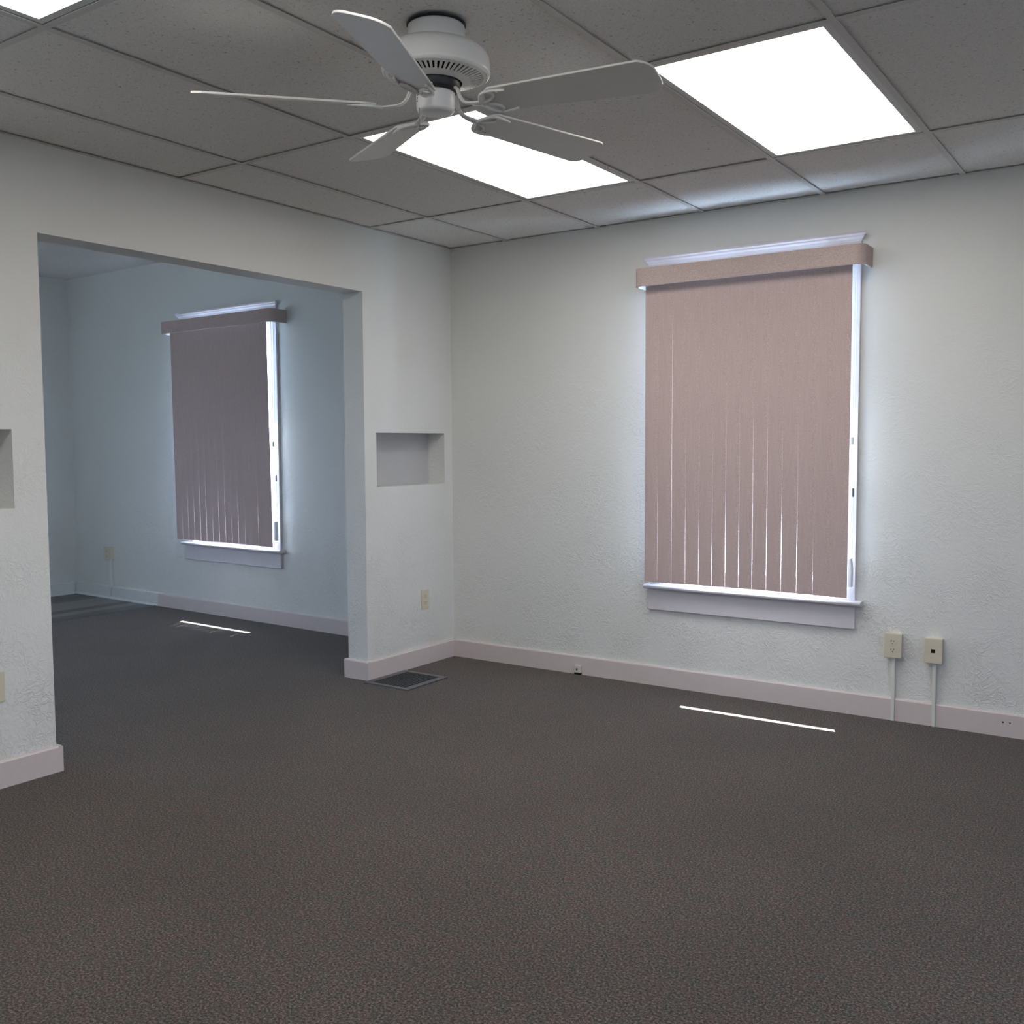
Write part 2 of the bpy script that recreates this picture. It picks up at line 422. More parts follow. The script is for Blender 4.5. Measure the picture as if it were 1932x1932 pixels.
# next room: rotated outer wall carrying window_2
FO = Vector((-WT, 0.073, 0)); FA = math.atan(-0.0398)
W2 = dict(u0=-2.545, u1=-1.595, z0=0.55, z1=2.175)
bm = slab([-4.6, W2['u0'], W2['u1'], 0.0], [-0.1, W2['z0']-0.02, W2['z1'], 2.95], [0.0, 0.26], lambda i, j, k: not (i == 1 and j == 1))
o = link('wall_far_back', bm, MAT['wall'], loc=FO); o.rotation_euler = (0, 0, FA); struct(o, 'outer wall of the next room seen through the opening')
us = [-0.6, 2.6, 3.6, 4.3]
bm = slab(us, [-0.1, 0.7, 2.1, 2.95], [0.0, 0.15], lambda i, j, k: not (i == 1 and j == 1))
for v in bm.verts: v.co = Vector((XL - v.co.y, -v.co.x, v.co.z))
o = link('wall_far_left', bm, MAT['wall']); struct(o, 'end wall of the next room')
bm = slab([WT, 4.56], [-0.1, 2.95], [0.0, 0.15], lambda i, j, k: True)
for v in bm.verts: v.co = Vector((-v.co.x, -4.15 - v.co.y, v.co.z))
o = link('wall_far_front', bm, MAT['wall']); struct(o, 'inner wall of the next room')

# floors
bm = bmesh.new()
box(bm, -3.19, XR, YF, 0.24, -0.09, 0.0)
o = link('floor', bm, MAT['carpet']); struct(o, 'speckled grey-brown carpet through both rooms')
bm = bmesh.new(); box(bm, XL, -3.192, -4.15, 0.24, -0.09, 0.0)
o = link('floor_planks', bm, MAT['plank']); struct(o, 'dark grey plank flooring at the far end of the next room')
# thin metal edge between carpet and planks
bm = bmesh.new(); prism(bm, [(-3.205, 0.0), (-3.175, 0.0), (-3.180, 0.004), (-3.200, 0.004)], 'y', -4.14, 0.165)
o = link('trim_1', bm, MAT['steel']); struct(o, 'thin strip where carpet meets the plank floor')

# ------------------------------------------------------------------ ceilings
bm = bmesh.new()
cols = [0.0] + [GX + i*T for i in range(9)] + [XR]
rows = [0.0] + [GY - j*2*T for j in range(5)] + [YF]
cols = [c for c in cols if c <= XR]; rows = [r for r in rows if r >= YF]
LIGHTS = {(1, 0), (3, 0), (1, 2), (3, 2)}  # (column, row) in modules from the grid origin
for i in range(len(cols)-1):
    for j in range(len(rows)-1):
        ci, rj = i-1, j-1
        if (ci, rj) in LIGHTS: continue
        dz = random.uniform(0.0, 0.0015)
        x0, x1 = cols[i]+0.004, cols[i+1]-0.004; y0, y1 = rows[j+1]+0.004, rows[j]-0.004
        box(bm, x0, x1, y0, y1, H+0.0055+dz, H+0.022)
ceil = link('ceiling', bm, MAT['tile']); struct(ceil, 'suspended ceiling of grey speckled tiles in the main room')
bm = bmesh.new()
g = 0.012
for c in cols[1:-1]:
    box(bm, c-g, c+g, YF, 0.0, H, H+0.0015); box(bm, c-0.002, c+0.002, YF, 0, H+0.0015, H+0.035)
for r in rows[1:-1]:
    for a, b_ in zip(cols, cols[1:]):
        box(bm, a+g if a > 0 else 0, b_-g if b_ < XR else XR, r-g, r+g, H+0.0002, H+0.0017)
        box(bm, a+g, b_-g, r-0.002, r+0.002, H+0.0017, H+0.035)
box(bm, 0.0, 0.016, YF, 0.0, H-0.0004, H+0.0014); box(bm, 0.0, XR, -0.016, 0.0, H-0.0004, H+0.0014)
box(bm, XR-0.016, XR, YF, 0.0, H-0.0004, H+0.0014); box(bm, 0.0, XR, YF, YF+0.016, H-0.0004, H+0.0014)
gr = link('ceiling_grid', bm, MAT['grid'], ceil); gr['label'] = 'thin metal grid bars between the tiles'
bm = bmesh.new(); box(bm, 0.0, XR, YF, 0.0, H+0.14, H+0.2)
pl = link('ceiling_deck', bm, MAT['black'], ceil)
bm = bmesh.new(); box(bm, XL-0.1, -WT, -4.2, 0.26, 2.742, 2.85)
o = link('ceiling_far', bm, MAT['tile']); struct(o, 'plain ceiling of the next room')

# ------------------------------------------------------------------ baseboards
BBP = [(0, 0), (TB, 0), (TB, HB-0.006), (TB-0.005, HB), (0, HB)]
def bb_x(bm, x0, x1, y, s=-1):      # along x on a wall at y, standing out by s
    prism(bm, [(y + s*p[0], p[1]) for p in BBP], 'x', x0, x1)
def bb_y(bm, y0, y1, x, s=1):
    prism(bm, [(x + s*p[0], p[1]) for p in BBP], 'y', y0, y1)
bm = bmesh.new(); bb_x(bm, 0.0, XR, 0.0)
bbk = link('baseboard_back', bm, MAT['pink']); struct(bbk, 'rosy white baseboard under the big window')
for (hx, w) in ((3.072, 0.011), (3.100, 0.008)):
    bm = bmesh.new(); prism(bm, [(hx-w/2, 0.068), (hx+w/2, 0.068), (hx+w*0.15, 0.060), (hx-w*0.1, 0.061)], 'y', -TB-0.0006, -TB+0.002)
    link('screw_hole', bm, MAT['black'], bbk)
bm = bmesh.new()
bb_y(bm, -OA, 0.0, 0.0)
bb_x(bm, -WT-TB, TB, -OA, -1)
bb_y(bm, -OA, 0.07, -WT, -1)
o = link('baseboard_left', bm, MAT['pink']); struct(o, 'rosy white baseboard wrapping the wall end beside the floor vent')
bm = bmesh.new()
bb_y(bm, YF, -OB, 0.0); bb_x(bm, -WT-TB, TB, -OB, 1); bb_y(bm, -4.15, -OB, -WT, -1)
o = link('baseboard_left_near', bm, MAT['pink']); struct(o, 'rosy white baseboard at the left edge of the opening')
bm = bmesh.new()
SE = -3.03
prism(bm, [(-p[0], p[1]) for p in BBP], 'x', SE, 0.0)
o = link('baseboard_far', bm, MAT['pink'], loc=FO); o.rotation_euler = (0, 0, FA); struct(o, 'rosy white baseboard under the next room window')
bm = bmesh.new()
Q = [(0, 0)] + [(0.014*math.cos(a*PI/10), 0.014*math.sin(a*PI/10)) for a in range(6)]
QB = [(0, 0), (TB+0.014, 0), (TB+0.013, 0.006), (TB+0.009, 0.012), (TB, 0.016), (TB, HB-0.004), (TB-0.004, HB), (0, HB)]
prism(bm, [(-p[0]-0.0, p[1]) for p in QB], 'x', -4.27, SE-0.001)
o = link('baseboard_far_white', bm, MAT['white'], loc=FO); o.rotation_euler = (0, 0, FA); struct(o, 'white baseboard with quarter round beside the plank floor')
bm = bmesh.new(); prism(bm, [(XL + p[0], p[1]) for p in QB], 'y', -4.15, 0.2)
o = link('baseboard_far_left', bm, MAT['white']); struct(o, 'white baseboard on the end wall of the next room')
bm = bmesh.new(); bb_y(bm, YF, 0, XR, -1); o = link('baseboard_right', bm, MAT['pink']); struct(o, 'rosy white baseboard on the side wall')
bm = bmesh.new(); bb_x(bm, 0, XR, YF, 1); o = link('baseboard_front', bm, MAT['pink']); struct(o, 'rosy white baseboard behind the viewer')

# ------------------------------------------------------------------ windows (local u along wall, y out of the room positive, z up)
def window(name, u0, u1, z0, z1, loc, rot, lab):
    root = empty(name, loc, rot); struct(root, lab)
    cw = 0.089; ct = 0.02
    c0, c1 = u0-cw, u1+cw
    # jamb liner
    bm = bmesh.new()
    box(bm, u0, u0+0.018, 0.0, 0.2, z0, z1); box(bm, u1-0.018, u1, 0.0, 0.2, z0, z1)
    box(bm, u0, u1, 0.0, 0.2, z1-0.018, z1); box(bm, u0, u1, 0.075, 0.25, z0-0.01, z0+0.012)
    box(bm, u0+0.018, u0+0.034, 0.03, 0.045, z0+0.012, z1-0.018); box(bm, u1-0.034, u1-0.018, 0.03, 0.045, z0+0.012, z1-0.018)
    link('window_frame', bm, MAT['sash'], root)
    # casing with a raised back band on its outer edge
    bm = bmesh.new()
    zt = z1+0.0
    for a, b_ in ((c0, u0+0.004), (u1-0.004, c1)):
        box(bm, a, b_, -ct, 0.0, z0, zt+0.10)
    box(bm, u0+0.004, u1-0.004, -ct, 0.0, z1-0.004, zt+0.10)
    link('casing', bm, MAT['trimw'], root, bevel=0.002)
    # crown: stepped, flaring outwards to the top
    bm = bmesh.new()
    zc = z1+0.10
    prof = [(0, zc), (-ct-0.002, zc), (-ct-0.004, zc+0.006), (-ct-0.006, zc+0.012), (-ct-0.016, zc+0.020), (-ct-0.018, zc+0.026), (-ct-0.026, zc+0.032), (-ct-0.028, zc+0.042), (0, zc+0.042)]
    # mitred end: widen with projection
    n = len(prof)
    L = [bm.verts.new((c0 - max(0, -p[0]-ct), p[0], p[1])) for p in prof]; R_ = [bm.verts.new((c1 + max(0, -p[0]-ct), p[0], p[1])) for p in prof]
    bm.faces.new(L[::-1]); bm.faces.new(R_)
    for i in range(n): bm.faces.new([L[i], L[(i+1) % n], R_[(i+1) % n], R_[i]])
    link('crown_moulding', bm, MAT['trimw'], root)
    # stool and apron
    bm = bmesh.new()
    st = [(0.075, z0-0.022), (0.075, z0), (-0.052, z0), (-0.058, z0-0.003), (-0.060, z0-0.009), (-0.058, z0-0.016), (-0.050, z0-0.022)]
    prism(bm, [(-0.0, z0-0.022), (-0.0, z0), (-0.052, z0), (-0.058, z0-0.003), (-0.060, z0-0.009), (-0.058, z0-0.016), (-0.050, z0-0.022)], 'x', c0-0.010, c1+0.035)
    box(bm, u0, u1, 0.0, 0.075, z0-0.022, z0)
    link('sill', bm, MAT['trimw'], root)
    bm = bmesh.new()
    box(bm, c0, c1, -ct, 0.0, z0-0.138, z0-0.023)
    link('apron', bm, MAT['trimw'], root, bevel=0.003)
    # sashes and panes
    zm = (z0+z1)/2
    a, b_ = u0+0.018, u1-0.018
    bm = bmesh.new(); st = 0.048
    box(bm, a, a+st, 0.048, 0.083, z0+0.012, zm+0.02); box(bm, b_-st, b_, 0.048, 0.083, z0+0.012, zm+0.02)
    box(bm, a+st, b_-st, 0.048, 0.083, z0+0.012, z0+0.075); box(bm, a+st, b_-st, 0.048, 0.083, zm-0.02, zm+0.02)
    link('lower_sash', bm, MAT['sash'], root)
    bm = bmesh.new()
    box(bm, a, a+st, 0.09, 0.125, zm-0.02, z1-0.018); box(bm, b_-st, b_, 0.09, 0.125, zm-0.02, z1-0.018)
    box(bm, a+st, b_-st, 0.09, 0.125, zm-0.02, zm+0.02); box(bm, a+st, b_-st, 0.09, 0.125, z1-0.068, z1-0.018)
    link('upper_sash', bm, MAT['sash'], root)
    bm = bmesh.new(); box(bm, a+st-0.005, b_-st+0.005, 0.063, 0.067, z0+0.07, zm-0.015); link('glass_pane', bm, MAT['glass'], root)
    bm = bmesh.new(); box(bm, a+st-0.005, b_-st+0.005, 0.105, 0.109, zm+0.015, z1-0.063); link('glass_pane', bm, MAT['glass'], root)
    # daylight portal just outside the glass
    p = portal((0, 0, 0), u1-u0-0.02, z1-z0-0.02, (0, -1, 0))
    Mx = Matrix.Translation(Vector(loc)) @ Matrix.Rotation(rot, 4, 'Z')
    p.location = Mx @ Vector(((u0+u1)/2, 0.235, (z0+z1)/2))
    d = (Mx.to_3x3() @ Vector((0, -1, 0)))
    p.rotation_euler = d.to_track_quat('-Z', 'Y').to_euler()
    return root

window('window_1', WIN['u0'], WIN['u1'], WIN['z0'], WIN['z1'], (0, 0, 0), 0, 'tall window behind the large blind')
window('window_2', W2['u0'], W2['u1'], W2['z0'], W2['z1'], FO, FA, 'tall window in the next room behind its blind')

def added_daylight_window(name, M_, w, h, lab):
    """simple fixed window, unseen and added for its daylight, in the walls outside the view: frame, bar and pane; local x across, y out, z up, centre at origin"""
    root = empty(name); struct(root, lab); root.matrix_world = M_
    bm = bmesh.new(); f = 0.05
    box(bm, -w/2, -w/2+f, 0.02, 0.09, -h/2, h/2); box(bm, w/2-f, w/2, 0.02, 0.09, -h/2, h/2)
    box(bm, -w/2+f, w/2-f, 0.02, 0.09, h/2-f, h/2); box(bm, -w/2+f, w/2-f, 0.02, 0.09, -h/2, -h/2+f)
    box(bm, -w/2+f, w/2-f, 0.03, 0.07, -0.02, 0.02)
    link('window_frame', bm, MAT['sash'], root)
    bm = bmesh.new(); box(bm, -w/2+f-0.005, w/2-f+0.005, 0.048, 0.052, -h/2+f-0.005, h/2-f+0.005); link('glass_pane', bm, MAT['glass'], root)
    p = portal((0, 0, 0), w-0.02, h-0.02, (0, 0, -1))
    p.location = M_ @ Vector((0, 0.145, 0)); d = M_.to_3x3() @ Vector((0, -1, 0))
    p.rotation_euler = d.to_track_quat('-Z', 'Y').to_euler()
added_daylight_window('added_window_3', Matrix.Translation((XR, -3.4, 1.4)) @ Matrix.Rotation(-PI/2, 4, 'Z'), 0.9, 1.3, 'unseen window added for daylight in the side wall')
added_daylight_window('added_window_4', Matrix.Translation((XL, -3.1, 1.4)) @ Matrix.Rotation(PI/2, 4, 'Z'), 1.0, 1.4, 'unseen window added for daylight at the end of the next room')

# ------------------------------------------------------------------ vertical blinds
def blind(loc, rot, seams, zt, zb, v0, v1, opens, lab, group, drift=0.0, gap=0.0005):
    """seams: edges of the slats along u; zb(u): bottom height; opens[i]: height up to which seam i gapes"""
    root = empty('vertical_blind', loc, rot); tag(root, lab, 'blind', group)
    yv = -0.080; yf = -0.150
    # valance: rounded U of fabric on the outside, white liner inside
    def upath(off):
        r = 0.045-off; pts = [(v0+off, 0.0 if not off else -0.001)]
        for k in range(9):
            a = PI + k*PI/16
            pts.append((v0+0.045 + r*math.cos(a), yf+0.045 + r*math.sin(a)))
        for k in range(9):
            a = 1.5*PI + k*PI/16
            pts.append((v1-0.045 + r*math.cos(a), yf+0.045 + r*math.sin(a)))
        pts.append((v1-off, 0.0 if not off else -0.001))
        pts[0] = (v0+off, -0.0015); pts[-1] = (v1-off, -0.0015)
        return pts
    def ring(o1, o2, za, zb_):
        bm = bmesh.new(); A, B = upath(o1), upath(o2); n = len(A)
        va = [[bm.verts.new((p[0], p[1], z)) for p in A] for z in (za, zb_)]
        vb = [[bm.verts.new((p[0], p[1], z)) for p in B] for z in (za, zb_)]
        for i in range(n-1):
            bm.faces.new([va[0][i], va[0][i+1], va[1][i+1], va[1][i]])
            bm.faces.new([vb[0][i+1], vb[0][i], vb[1][i], vb[1][i+1]])
            bm.faces.new([va[0][i+1], va[0][i], vb[0][i], vb[0][i+1]])
            bm.faces.new([va[1][i], va[1][i+1], vb[1][i+1], vb[1][i]])
        for i in (0, n-1):
            f = [va[0][i], va[1][i], vb[1][i], vb[0][i]]; bm.faces.new(f)
        return bm
    va = link('valance', ring(0.0, 0.0025, zt-0.090, zt), MAT['valance'], root)
    ln = link('valance_liner', ring(0.0027, 0.0075, zt-0.092, zt-0.003), MAT['liner'], va)
    ln['label'] = 'white inner face of the valance'
    bm = bmesh.new(); box(bm, seams[0]+0.01, seams[-1]-0.01, yv-0.019, yv+0.019, zt-0.075, zt-0.036)
    link('headrail', bm, MAT['liner'], root)
    for q in (0.12, 0.5, 0.88):
        bm = bmesh.new(); x = seams[0] + q*(seams[-1]-seams[0])
        box(bm, x-0.012, x+0.012, yf+0.0078, -0.0203, zt-0.0355, zt-0.033)
        link('mounting_bracket', bm, MAT['liner'], root)
    # slats
    n = len(seams)-1
    for i in range(n):
        bm = bmesh.new()
        a, b_ = seams[i], seams[i+1]
        zbot = zb((a+b_)/2); ztop = zt-0.078
        K = 10; J = 7
        def edge(si, z, full):
            if si == 0 or si == n: return 0.0
            oh = opens[si]
            if oh <= 0: return -0.0006
            g_ = full*max(-0.3, min(1.0, (oh - z)/max(0.3, oh-zbot)*1.15))
            return g_
        grid = []
        for kz in range(K+1):
            z = zbot + (ztop-zbot)*kz/K
            sh = drift*(z-zbot)/(ztop-zbot)
            ua = a + edge(i, z, gap) + sh; ub = b_ - edge(i+1, z, gap) + sh
            row = []
            for j in range(J+1):
                t = j/J
                u = ua + (ub-ua)*t
                y = yv - 0.0018*(1-(2*t-1)**2) + 0.0006*(2*t-1)
                row.append((u, y, z))
            grid.append(row)
        th = 0.0008
        F = [[bm.verts.new(p) for p in row] for row in grid]
        Bk = [[bm.verts.new((p[0], p[1]+th, p[2])) for p in row] for row in grid]
        for kz in range(K):
            for j in range(J):
                bm.faces.new([F[kz][j], F[kz][j+1], F[kz+1][j+1], F[kz+1][j]])
                fb = bm.faces.new([Bk[kz][j+1], Bk[kz][j], Bk[kz+1][j], Bk[kz+1][j+1]]); fb.material_index = 1
            bm.faces.new([F[kz][0], F[kz+1][0], Bk[kz+1][0], Bk[kz][0]])
            bm.faces.new([F[kz+1][J], F[kz][J], Bk[kz][J], Bk[kz+1][J]])
        for j in range(J):
            bm.faces.new([F[0][j+1], F[0][j], Bk[0][j], Bk[0][j+1]])
            bm.faces.new([F[K][j], F[K][j+1], Bk[K][j+1], Bk[K][j]])
        s = link('slat', bm, [MAT['slat'], MAT['slatback']], root)
    # traverse cord and bead chain by the right jamb, with connectors and a tension weight
    uc = seams[-1]+0.003
    bm = bmesh.new()
    tube(bm, [(uc+0.004, -0.062, zt-0.075), (uc+0.004, -0.055, zb(uc)+0.20)], 0.0011, 8)
    tube(bm, [(uc+0.010, -0.046, zt-0.075), (uc+0.009, -0.046, zb(uc)+0.20)], 0.0011, 8)
    cd = link('pull_cord', bm, MAT['liner'], root)
    bm = bmesh.new()
    box(bm, uc-0.004, uc+0.010, -0.066, -0.056, 1.29, 1.325); 
    link('cord_connector', bm, MAT['cream'], cd, bevel=0.002)
    bm = bmesh.new(); box(bm, uc+0.005, uc+0.013, -0.052, -0.042, 1.045, 1.085)
    c2 = link('cord_connector', bm, MAT['steel'], cd, bevel=0.002); c2['label'] = 'small grey connector'
    bm = bmesh.new()
    prism(bm, [(uc-0.006, 0.62), (uc+0.014, 0.62), (uc+0.015, 0.70), (uc+0.010, 0.755), (uc-0.002, 0.755), (uc-0.006, 0.71)], 'y', -0.068, -0.040)
    w = link('cord_weight', bm, MAT['liner'], cd, bevel=0.003); w['label'] = 'white tension weight'
    return root

S1 = [1.346, 1.420, 1.500, 1.578, 1.652, 1.725, 1.796, 1.867, 1.937, 2.010, 2.084, 2.161, 2.240, 2.319, 2.402]
O1 = [0, 1.75, 3.4, 1.50, 1.35, 1.55, 1.85, 1.55, 1.90, 1.75, 1.55, 1.45, 0.85, -1, 0]
def zb1(u):
    return 0.568 + 0.006*math.sin((u-1.35)/1.05*PI)
blind((0, 0, 0), 0, S1, 2.198, zb1, 1.308, 2.471, O1,
      'large tan vertical blind covering the main room window, facing the ceiling fan', 'closed tan vertical blinds')
a0, a1 = -2.652, -1.518
S2 = [a0 + (a1-a0)*k/15 for k in range(16)]
O2 = [0, 1.3, 1.8, 1.7, 1.95, 1.9, 1.2, 1.7, 1.9, 1.1, 1.45, 1.0, -1, 1.6, -1, 0]
blind(FO, FA, S2, 2.247, lambda u: 0.572 + 0.006*math.sin((u-a0)/(a1-a0)*PI), -2.712, -1.412, O2,
      'tan vertical blind in the next room, seen through the wide opening', 'closed tan vertical blinds', drift=-0.02, gap=0.0012)

# ------------------------------------------------------------------ ceiling lights
def ceiling_light(ci, rj, lab):
    x0, x1 = GX+ci*T+g, GX+(ci+1)*T-g; y1, y0 = GY-rj*2*T-g, GY-(rj+1)*2*T+g
    cx, cy = (x0+x1)/2, (y0+y1)/2
    root = empty('ceiling_light', (cx, cy, H)); tag(root, lab, 'light', 'rectangular lay-in ceiling lights')
    hx, hy = (x1-x0)/2-0.001, (y1-y0)/2-0.001
    f = 0.024
    bm = bmesh.new()
    # hinged door frame, sloping in to the lens
    for (a, b_, c, d) in ((-hx, hx, hy-f, hy), (-hx, hx, -hy, -hy+f), (-hx, -hx+f, -hy+f, hy-f), (hx-f, hx, -hy+f, hy-f)):
        box(bm, a, b_, c, d, 0.0030, 0.009)
    box(bm, -hx, hx, -hy, hy, 0.085, 0.09)
    for (a, b_, c, d) in ((-hx, hx, hy-0.003, hy), (-hx, hx, -hy, -hy+0.003), (-hx, -hx+0.003, -hy, hy), (hx-0.003, hx, -hy, hy)):
        box(bm, a, b_, c, d, 0.009, 0.085)
    link('light_frame', bm, MAT['frame'], root)
    bm = bmesh.new(); box(bm, -hx+f-0.004, hx-f+0.004, -hy+f-0.004, hy-f+0.004, 0.0095, 0.013)
    link('diffuser', bm, MAT['lens'], root)
ceiling_light(1, 0, 'lit rectangular ceiling light partly hidden behind the fan blades')
ceiling_light(3, 0, 'lit rectangular ceiling light to the right of the fan, above the big blind')
ceiling_light(1, 2, 'lit rectangular ceiling light cut off by the top left corner')
ceiling_light(3, 2, 'lit rectangular ceiling light overhead beyond the upper edge, nearest the viewer')

# ------------------------------------------------------------------ ceiling fan
FX, FY = 1.931, -2.542
fan = empty('ceiling_fan', (FX, FY, H)); tag(fan, 'white five-blade ceiling fan with pull chain hanging from the tiled ceiling', 'ceiling fan')
nrm = Vector((0.0417, -0.0111, 1)).normalized()
TILT = Matrix.Translation((0, 0, -0.06)) @ Vector((0, 0, 1)).rotation_difference(nrm).to_matrix().to_4x4() @ Matrix.Translation((0, 0, 0.06))
def fpart(name, bm, mat, parent=None, tilt=True, **kw):
    if tilt:
        bmesh.ops.transform(bm, matrix=TILT, verts=bm.verts)
    return link(name, bm, mat, parent or fan, **kw)
bm = bmesh.new(); lathe(bm, [(0.070, -0.0005), (0.070, -0.006), (0.079, -0.007), (0.0805, -0.012), (0.0795, -0.045), (0.074, -0.062)], 56)
fpart('canopy', bm, [MAT['fan']], tilt=False, smooth=True)
bm = bmesh.new(); lathe(bm, [(0.083, -0.0002), (0.083, -0.0035)], 56)  # dark ring paints the shadow gap between canopy and ceiling
fpart('canopy_gap_shade', bm, MAT['dark'], tilt=False)
bm = bmesh.new()
lathe(bm, [(0.060, -0.055), (0.098, -0.057), (0.126, -0.064), (0.142, -0.077), (0.149, -0.091), (0.151, -0.104), (0.151, -0.124), (0.1525, -0.127), (0.151, -0.134), (0.145, -0.139), (0.141, -0.138), (0.141, -0.110), (0.05, -0.108)], 72)
mh = fpart('motor_housing', bm, MAT['fan'], smooth=True)
mh.modifiers.new('edge', 'EDGE_SPLIT').split_angle = 0.7
bm = bmesh.new()
# ventilated underside: outer and inner ring and radial bars
def cone_z(r): return -0.139 - (0.141-r)*0.26
NB = 56
def annulus(bm, ra, rb, dz=0.003, n=72):
    A = [(ra, cone_z(ra)), (rb, cone_z(rb)), (rb, cone_z(rb)+dz), (ra, cone_z(ra)+dz)]
    rings = [[bm.verts.new((r*math.cos(2*PI*i/n), r*math.sin(2*PI*i/n), z)) for i in range(n)] for r, z in A]
    for k in range(4):
        a, b_ = rings[k], rings[(k+1) % 4]
        for i in range(n): bm.faces.new([a[i], a[(i+1) % n], b_[(i+1) % n], b_[i]])
annulus(bm, 0.133, 0.142); annulus(bm, 0.074, 0.098)
for i in range(NB):
    a = 2*PI*i/NB; h = 0.0036
    ca, sa = math.cos(a), math.sin(a)
    vv = []
    for r in (0.096, 0.135):
        for t in (-h*r/0.115, h*r/0.115):
            for dz in (0, 0.003):
                vv.append(bm.verts.new((r*ca - t*sa, r*sa + t*ca, cone_z(r)+dz)))
    for f in ((0, 2, 3, 1), (4, 5, 7, 6), (0, 1, 5, 4), (2, 6, 7, 3), (0, 4, 6, 2), (1, 3, 7, 5)): bm.faces.new([vv[k] for k in f])
fpart('vent_grille', bm, MAT['fan'], mh)
bm = bmesh.new(); lathe(bm, [(0.138, -0.126), (0.06, -0.128)], 48)
fpart('motor_core', bm, MAT['dark'], mh)
bm = bmesh.new(); lathe(bm, [(0.055, -0.129), (0.066, -0.134), (0.068, -0.142), (0.068, -0.174), (0.062, -0.181), (0.036, -0.183), (0.034, -0.192)], 40)
fpart('rotor', bm, MAT['dark'], smooth=True)
bm = bmesh.new(); lathe(bm, [(0.030, -0.181), (0.050, -0.182), (0.0535, -0.185), (0.0545, -0.190), (0.0545, -0.222), (0.053, -0.2245), (0.053, -0.230), (0.050, -0.236), (0.042, -0.240), (0.006, -0.241)], 48)
sw = fpart('switch_housing', bm, MAT['fan'], smooth=True)
sw.modifiers.new('edge', 'EDGE_SPLIT').split_angle = 0.9
# slide switch on the left side and pull chain
cl = Vector((-0.825, -0.564, 0)); cf = Vector((0.564, -0.825, 0))
bm = bmesh.new()
d = (cl*0.9 + cf*0.45).normalized(); s_ = d.cross(Vector((0, 0, 1)))
for (za, zb_, w_) in ((-0.196, -0.200, 0.003), (-0.203, -0.210, 0.0015), (-0.213, -0.216, 0.002)):
    p0 = d*0.0543
    vs8 = []
    for dd in (0.0, 0.0012):
        for ww in (-w_, w_):
            for z in (za, zb_): vs8.append(bm.verts.new(tuple(p0 + d*dd + s_*ww + Vector((0, 0, z)))))
    for f in ((0, 1, 3, 2), (4, 6, 7, 5), (0, 2, 6, 4), (1, 5, 7, 3), (0, 4, 5, 1), (2, 3, 7, 6)): bm.faces.new([vs8[k] for k in f])
fpart('slide_switch', bm, MAT['steel'], sw)
bm = bmesh.new()
p0 = cl*0.043 + cf*0.028 + Vector((0, 0, -0.228))
tube(bm, [p0, p0 + Vector((0, 0, -0.075))], 0.0008, 6)
for k in range(22):
    bmesh.ops.create_icosphere(bm, subdivisions=1, radius=0.0014, matrix=Matrix.Translation(p0 + Vector((0, 0, -0.003-0.0034*k))))
fpart('pull_chain', bm, MAT['chrome'], sw)
# blades
def blade_mesh():
    bm = bmesh.new(); L0, L1 = 0.165, 0.662
    def hw(r): return 0.054 + (0.0705-0.054)*min(1, (r-L0)/(0.45))
    pts = []
    rt = 0.024
    n = 8
    # leading side (+w) from root to tip
    root = [(L0+0.012*(1-math.cos(a)), -hw(L0)*math.cos(a)) for a in [PI*k/8 for k in range(0, 1)]]
    side_p = [(L0+0.03 + (L1-0.036-L0-0.03)*k/6, hw(L0+0.03 + (L1-0.036-L0-0.03)*k/6)) for k in range(7)]
    h = side_p[-1][1]
    tip = []
    for k in range(1, 20):
        q = math.copysign(abs(1-k/10)**0.6, 10-k)
        tip.append((L1 - 0.034*abs(q)**4.0, h*q))
    up_side = [(L0+0.006, hw(L0)*0.45), (L0+0.014, hw(L0)*0.8)] + side_p
    low = [(p[0], -p[1]) for p in up_side[::-1]]
    pts = up_side + tip + low + [(L0, 0.0)]
    t = 0.0062
    a = [bm.verts.new((p[0], p[1], t/2)) for p in pts]; b_ = [bm.verts.new((p[0], p[1], -t/2)) for p in pts]
    bm.faces.new(a); bm.faces.new(b_[::-1]); m = len(pts)
    for i in range(m): bm.faces.new([a[(i+1) % m], a[i], b_[i], b_[(i+1) % m]])
    return bm
def bracket_mesh():
    """scrolled iron: neck from rotor, flat heart under the blade with two curling prongs"""
    bm = bmesh.new()
    z0 = -0.007
    path = bez([(0.060, 0, 0.050), (0.072, 0, 0.040), (0.082, 0, 0.018), (0.100, 0, 0.002), (0.130, 0, -0.004), (0.158, 0, z0)], 6)
    n = len(path); rings = []
    for i, p in enumerate(path):
        t = i/(n-1); w_ = 0.009 - 0.002*math.sin(t*PI) + 0.004*t; th = 0.0050-0.0015*t
        dd = (path[min(i+1, n-1)]-path[max(i-1, 0)]).normalized(); nn = Vector((-dd.z, 0, dd.x))
        rings.append([bm.verts.new(p + Vector((0, w_*math.cos(2*PI*k/12), 0)) + nn*(th*math.sin(2*PI*k/12))) for k in range(12)])
    for a, b_ in zip(rings, rings[1:]):
        for k in range(12): bm.faces.new([a[k], a[(k+1) % 12], b_[(k+1) % 12], b_[k]])
    bm.faces.new(rings[0][::-1]); bm.faces.new(rings[-1])
    for s in (-1, 1):
        p = bez([(0.150, 0.003*s, z0), (0.158, 0.022*s, z0), (0.170, 0.040*s, z0), (0.192, 0.049*s, z0), (0.222, 0.048*s, z0), (0.245, 0.044*s, z0)], 6)
        m = len(p); tube(bm, p, [0.0052 - 0.0018*k/(m-1) for k in range(m)], 8)
        p = bez([(0.158, 0.004*s, z0), (0.182, 0.010*s, z0), (0.200, 0.024*s, z0), (0.202, 0.038*s, z0), (0.190, 0.047*s, z0)], 6)
        m = len(p); tube(bm, p, [0.0045-0.0012*k/(m-1) for k in range(m)], 8)
    return bm
PH = math.radians(293.74)
